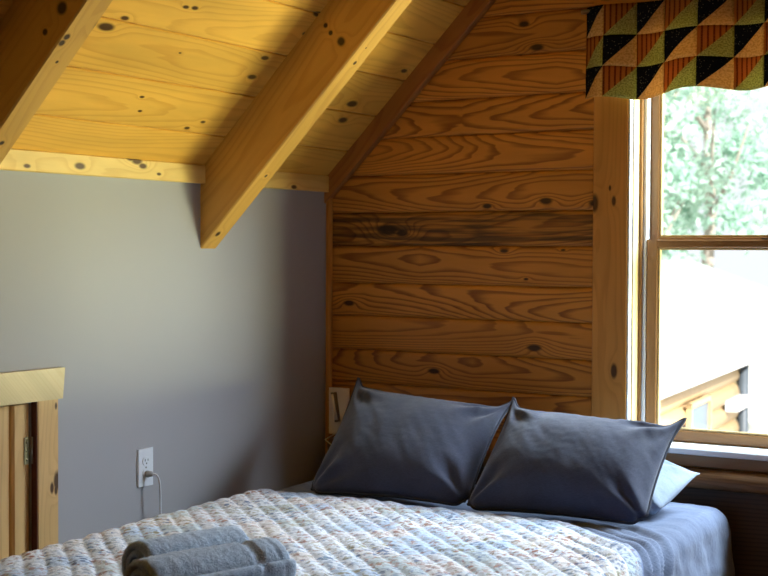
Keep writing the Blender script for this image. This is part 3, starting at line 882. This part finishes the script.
mb.tube([(q0.x, -.035, bz0 + .004), (q0.x, -.112, bz0 - .012), (q1.x, -.115, q1.z), (q1.x - .004, -.114, .40), (q1.x, -.114, .2)], .0022, 8); mb.build('lead', M['cream'], wb)

# patchwork valance
val = thing('window_valance', (2.13, -.06, 1.75), 'patchwork valance of black, rust, gold and olive triangles hanging above the window', 'valance')
PC = .099; VX0, VX1, VZT = 1.018, 2.20, 2.030
nsub = 8
ncol = 21; nrow = 3
def val_pt(a, b):
    """a in patches from the left hem, b in patches down from the top row"""
    fold = .5 * (1 + math.sin(a * 2.05 + .4)) if a > 1.2 else .25
    amp = .014 + .010 * b / 3
    x = VX0 + a * .103 + .006 * math.sin(a * 2.05 - .8) * (1 if a > 1 else a)
    y = -.066 - amp * math.sin(a * 2.05 + .6) * min(1, a / 1.5) - .006 * b / 3 + .003 * nz(a * 2, b * 2)
    if a < .4: y += (.4 - a) * .05
    drop = 0
    z = VZT - .35 * 0 - (b) * PC * (1 - .018 * math.cos(a * 2.05 - .3) * b / 3)
    z += (.012 * min(1, max(0, (a - 1.6) / 1.4)) + .005 * math.sin(a * 2.05)) * b / 3
    return (x, y, z)
mb = MB()
for r in range(0, nrow):
    for c in range(-1, ncol):
        # half patch at the left edge
        c0, c1 = max(c, 0) if c >= 0 else -.0, c + 1
        a0 = c - .42 if c >= 0 else -.0
        a0, a1 = (c + .65, c + 1.65)
        if c < 0: a0, a1 = 0, .65
        kind = (r + c) % 2            # 0: rust + olive, 1: black + gold
        vs, wd = [], []
        for i in range(nsub + 1):
            for j in range(nsub + 1):
                fa = i / nsub; fb = j / nsub
                a = a0 + (a1 - a0) * fa; b = r + fb
                vs.append(val_pt(a, b)); wd.append((a * .09, b * PC, 0))
        fs, mi = [], []
        ix = lambda i, j: i * (nsub + 1) + j
        for i in range(nsub):
            for j in range(nsub):
                # diagonal from bottom-left to top-right of the patch
                A, B_, C_, D = ix(i, j), ix(i+1, j), ix(i+1, j+1), ix(i, j+1)
                for tri, cen in (((A, D, B_), (i + 1/3, j + 1/3)), ((B_, D, C_), (i + 2/3, j + 2/3))):
                    ul = cen[0] / nsub + cen[1] / nsub < 1
                    fs.append(tri); mi.append((0 if ul else 2) if kind else (1 if ul else 3))
        mb.add(vs, fs, wd, mi=mi, smooth=True)
fab = mb.build('fabric', VAL, val)
sm = fab.modifiers.new('thickness', 'SOLIDIFY'); sm.thickness = .0025
mb = MB(); mb.tube([(1.0, -.045, 2.018), (3.24, -.045, 2.018)], .008, 12); mb.build('rod', M['steel'], val)
for x in (1.06, 3.20):
    mb = MB(); mb.box(x - .008, x + .008, -.048, -.0235, 2.008, 2.028, .001, 'y'); mb.build('bracket', M['steel'], val)

# ================================================================== OUTDOORS
GZ = -2.7
mb = MB(); mb.box(-45, 45, .5, 90, GZ - .1, GZ, 0, 'x'); g = mb.build('ground', M['grass']); g['kind'] = 'structure'

# neighbouring log house: eave recedes to the right
E0 = V((-1.237, 7, .159)); ED = (V((-1.82, 12, .146)) - E0); ED.z = 0; ED.normalize()
EN = V((ED.y, -ED.x, 0))            # outward, towards us
hs = thing('log_house', (-2.5, 10, GZ), 'neighbouring honey coloured log house with a white roof seen through the lower pane', 'house')
ez = .15
far = 4.55; near = -4.0; rfar = 12.
def hp(a, n, z): p = E0 + ED * a + EN * n; return V((p.x, p.y, z))
mb = MB()
zc = ez - .14
k = 0
while zc > GZ:
    mb.tube([hp(near, -.24, zc - .1), hp(far - .55, -.24, zc - .1)], .115, 12, smooth=True); zc -= .2; k += 1
mb.add([hp(near, -.24, GZ), hp(far - .55, -.24, GZ), hp(far - .55, -.24, ez), hp(near, -.24, ez), hp(near, -4.6, GZ), hp(far - .55, -4.6, GZ), hp(far - .55, -4.6, ez), hp(near, -4.6, ez)],
       [(0, 1, 2, 3), (1, 5, 6, 2), (5, 4, 7, 6), (4, 0, 3, 7)], tone=.5)
mb.build('wall', M['logs'], hs)
RZ = 1.05
mb = MB()
for n0, n1, z0, z1 in ((0, -2.5, ez, RZ), (-2.5, -5.0, RZ, ez)):
    P = [hp(near, n0, z0), hp(rfar, n0, z0), hp(rfar, n1, z1), hp(near, n1, z1)]
    Q = [p + V((0, 0, .06)) for p in P]
    mb.add(P + Q, [(0, 1, 2, 3), (7, 6, 5, 4), (0, 4, 5, 1), (1, 5, 6, 2), (2, 6, 7, 3), (3, 7, 4, 0)])
for a in range(int((rfar - near) / .4) + 1):      # standing seams
    p0, p1 = hp(near + .4 * a, 0, ez + .07), hp(near + .4 * a, -2.5, RZ + .07)
    mb.tube([p0, p1], .012, 6)
mb.build('roof', M['roofmetal'], hs)
# taller cross roof at the near end
mb = MB()
for s_ in (1, -1):
    P = [hp(1.2 if s_ > 0 else -4, -2.0, 1.02), hp(-1.4, -2.0, 2.2), hp(-1.4, -6, 2.2), hp(1.2 if s_ > 0 else -4, -6, 1.02)]
    Q = [p + V((0, 0, .06)) for p in P]
    mb.add(P + Q, [(0, 1, 2, 3), (7, 6, 5, 4), (0, 4, 5, 1), (1, 5, 6, 2), (2, 6, 7, 3), (3, 7, 4, 0)])
mb.build('cross_roof', M['roofmetal'], hs)
mb = MB(); mb.board(hp(near, .01, ez - .10), ED, EN, (0, 0, 1), rfar - near, .03, .17, .004); mb.build('fascia', M['fascia'], hs)
mb = MB(); mb.tube([hp(far - .55, -.10, ez - .05), hp(far - .55, -.10, GZ)], .06, 10); mb.build('downspout', M['downspout'], hs)
for kk in range(7):
    zc = ez - .34 - .4 * kk
    mb = MB(); mb.tube([hp(far - .65, -.27, zc), hp(far - .02, -.27, zc)], .10, 12); mb.build('log_end', M['logend'], hs)
def hwin(a0, a1, z0, z1):
    mb = MB(); n = -.13
    for b in ((a0, a0 + .05, z0, z1), (a1 - .05, a1, z0, z1)): mb.board(hp(b[0], n, b[2]), ED, EN, (0, 0, 1), b[1] - b[0], .05, b[3] - b[2], .002)
    for b in ((z0, z0 + .05), (z1 - .05, z1)): mb.board(hp(a0, n, b[0]), ED, EN, (0, 0, 1), a1 - a0, .05, b[1] - b[0], .002)
    f = mb.build('window_frame', M['logs'], hs)
    mb = MB(); mb.board(hp(a0 + .04, n, z0 + .04), ED, EN, (0, 0, 1), a1 - a0 - .08, .02, z1 - z0 - .08, 0); mb.build('window_pane', M['housepane'], f)
def along(px, py):      # distance along the house wall for a pixel
    v = ray(px, py); n0 = hp(0, -.13, 0); k = (n0 - CAM).dot(EN) / v.dot(EN); p = CAM + v * k; return (p - E0).dot(ED), p.z
a0, z1_ = along(686, 404); a1, _ = along(707, 404)
hwin(a0, a1, z1_ - .9, z1_)
a0, z0_ = along(726, 412); a1, z1_ = along(744, 392)
mb = MB(); mb.board(hp(a0, -.14, z0_), ED, EN, (0, 0, 1), a1 - a0, .14, z1_ - z0_, .01); mb.build('meter_box', M['fascia'], hs)

# trees beyond the house
def tree(x, y, h, w, label, seed, base=.38, nl=6500, ls=.12):
    rnd = random.Random(seed)
    rt_ = thing('broadleaf_tree', (x, y, GZ), label, 'tree', 'trees behind the log house')
    mb = MB(); tp = []
    for k in range(7):
        t = k / 6; tp.append((x + .25 * nz(t * 3, seed), y + .25 * nz(t * 3, seed + 9), GZ + h * .8 * t))
    mb.tube(tp, [.22 * (1 - .8 * k / 6) for k in range(7)], 8)
    for k in range(7):
        a = rnd.uniform(0, 2 * PI); z = GZ + h * rnd.uniform(.3, .7)
        mb.tube([(x, y, z), (x + math.cos(a) * w * .3, y + math.sin(a) * w * .3, z + h * .08), (x + math.cos(a) * w * .55, y + math.sin(a) * w * .55, z + h * .18)], [.08, .05, .02], 6)
    mb.build('trunk', M['bark'], rt_)
    mb = MB()
    clumps = []
    for k in range(44):
        t = rnd.uniform(0, 1); a = rnd.uniform(0, 2 * PI); rr = w * math.sqrt(rnd.random()) * math.sqrt(max(.05, 1 - (2 * t - .85) ** 2 * .75))
        clumps.append((x + rr * math.cos(a), y + rr * math.sin(a), GZ + h * (base + (1 - base) * t), rnd.uniform(.35, .8)))
    vs, fs = [], []
    for k in range(nl):
        cx, cy, cz, cr = rnd.choice(clumps)
        p = V((rnd.gauss(0, 1), rnd.gauss(0, 1), rnd.gauss(0, .8))) * cr * .55 + V((cx, cy, cz))
        d1 = V((rnd.gauss(0, 1), rnd.gauss(0, 1), rnd.gauss(0, 1))).normalized(); d2 = d1.orthogonal().normalized()
        s = ls * rnd.uniform(.6, 1.4)
        o = len(vs)
        vs += [p - d1 * s, p + d2 * s * .45, p + d1 * s, p - d2 * s * .45]
        fs.append((o, o + 1, o + 2, o + 3))
    mb.add(vs, fs)
    mb.build('crown', M['leaf'], rt_)
TR = [(-8.0, 23.4, 9.6, 2.1), (-3.3, 23.6, 9.8, 2.1), (-8.2, 29.0, 12.5, 2.7), (-12.6, 33.5, 13.5, 2.8)]
TL_ = ['nearer pale green leafy tree at the left side of the upper window pane', 'nearer pale green leafy tree at the right side of the upper window pane', 'taller leafy tree standing farther back in the middle of the window',
       'tallest leafy tree at the very back, left of the middle one']
for k, (x, y, h, w) in enumerate(TR): tree(x, y, h, w, TL_[k], 31 + k)

# ================================================================== LIGHT
world = bpy.data.worlds.new('daylight'); SC.world = world; world.use_nodes = True
nt = world.node_tree; bg = nt.nodes['Background']
bg.inputs[0].default_value = (.90, .96, 1.0, 1); bg.inputs[1].default_value = 1.15

def area(name, loc, target, sx, sy, power, col):
    l = bpy.data.lights.new(name, 'AREA'); l.shape = 'RECTANGLE'; l.size = sx; l.size_y = sy; l.energy = power; l.color = col
    o = bpy.data.objects.new(name, l); COL.objects.link(o); o.location = loc
    o.rotation_euler = (V(target) - V(loc)).to_track_quat('-Z', 'Y').to_euler()
    return o
area('low_daylight_fill', (4.7, 1.9, .30), (1.0, -1., 1.35), 2.6, .9, 570, (.94, 1., .62))  # added unseen lamp standing in for light bounced up from outside
area('sky_daylight_fill', (2.7, 1.3, 2.75), (1.2, -.9, .55), 2.6, 1.4, 740, (.68, .84, 1.))  # added lamp out of view, in place of sky light through the window
sun = bpy.data.lights.new('sun', 'SUN'); sun.energy = 12.; sun.angle = math.radians(1); sun.color = (1, .97, .92)
so = bpy.data.objects.new('sun', sun); COL.objects.link(so); so.rotation_euler = V((-.85, .42, -.75)).to_track_quat('-Z', 'Y').to_euler()

vs_ = SC.view_settings
vs_.view_transform = 'Standard'; vs_.look = 'None'; vs_.exposure = 0.; vs_.gamma = 1.; vs_.use_curve_mapping = False
SC.cycles.max_bounces = 8; SC.cycles.diffuse_bounces = 3; SC.cycles.transparent_max_bounces = 12
SC.cycles.use_denoising = True
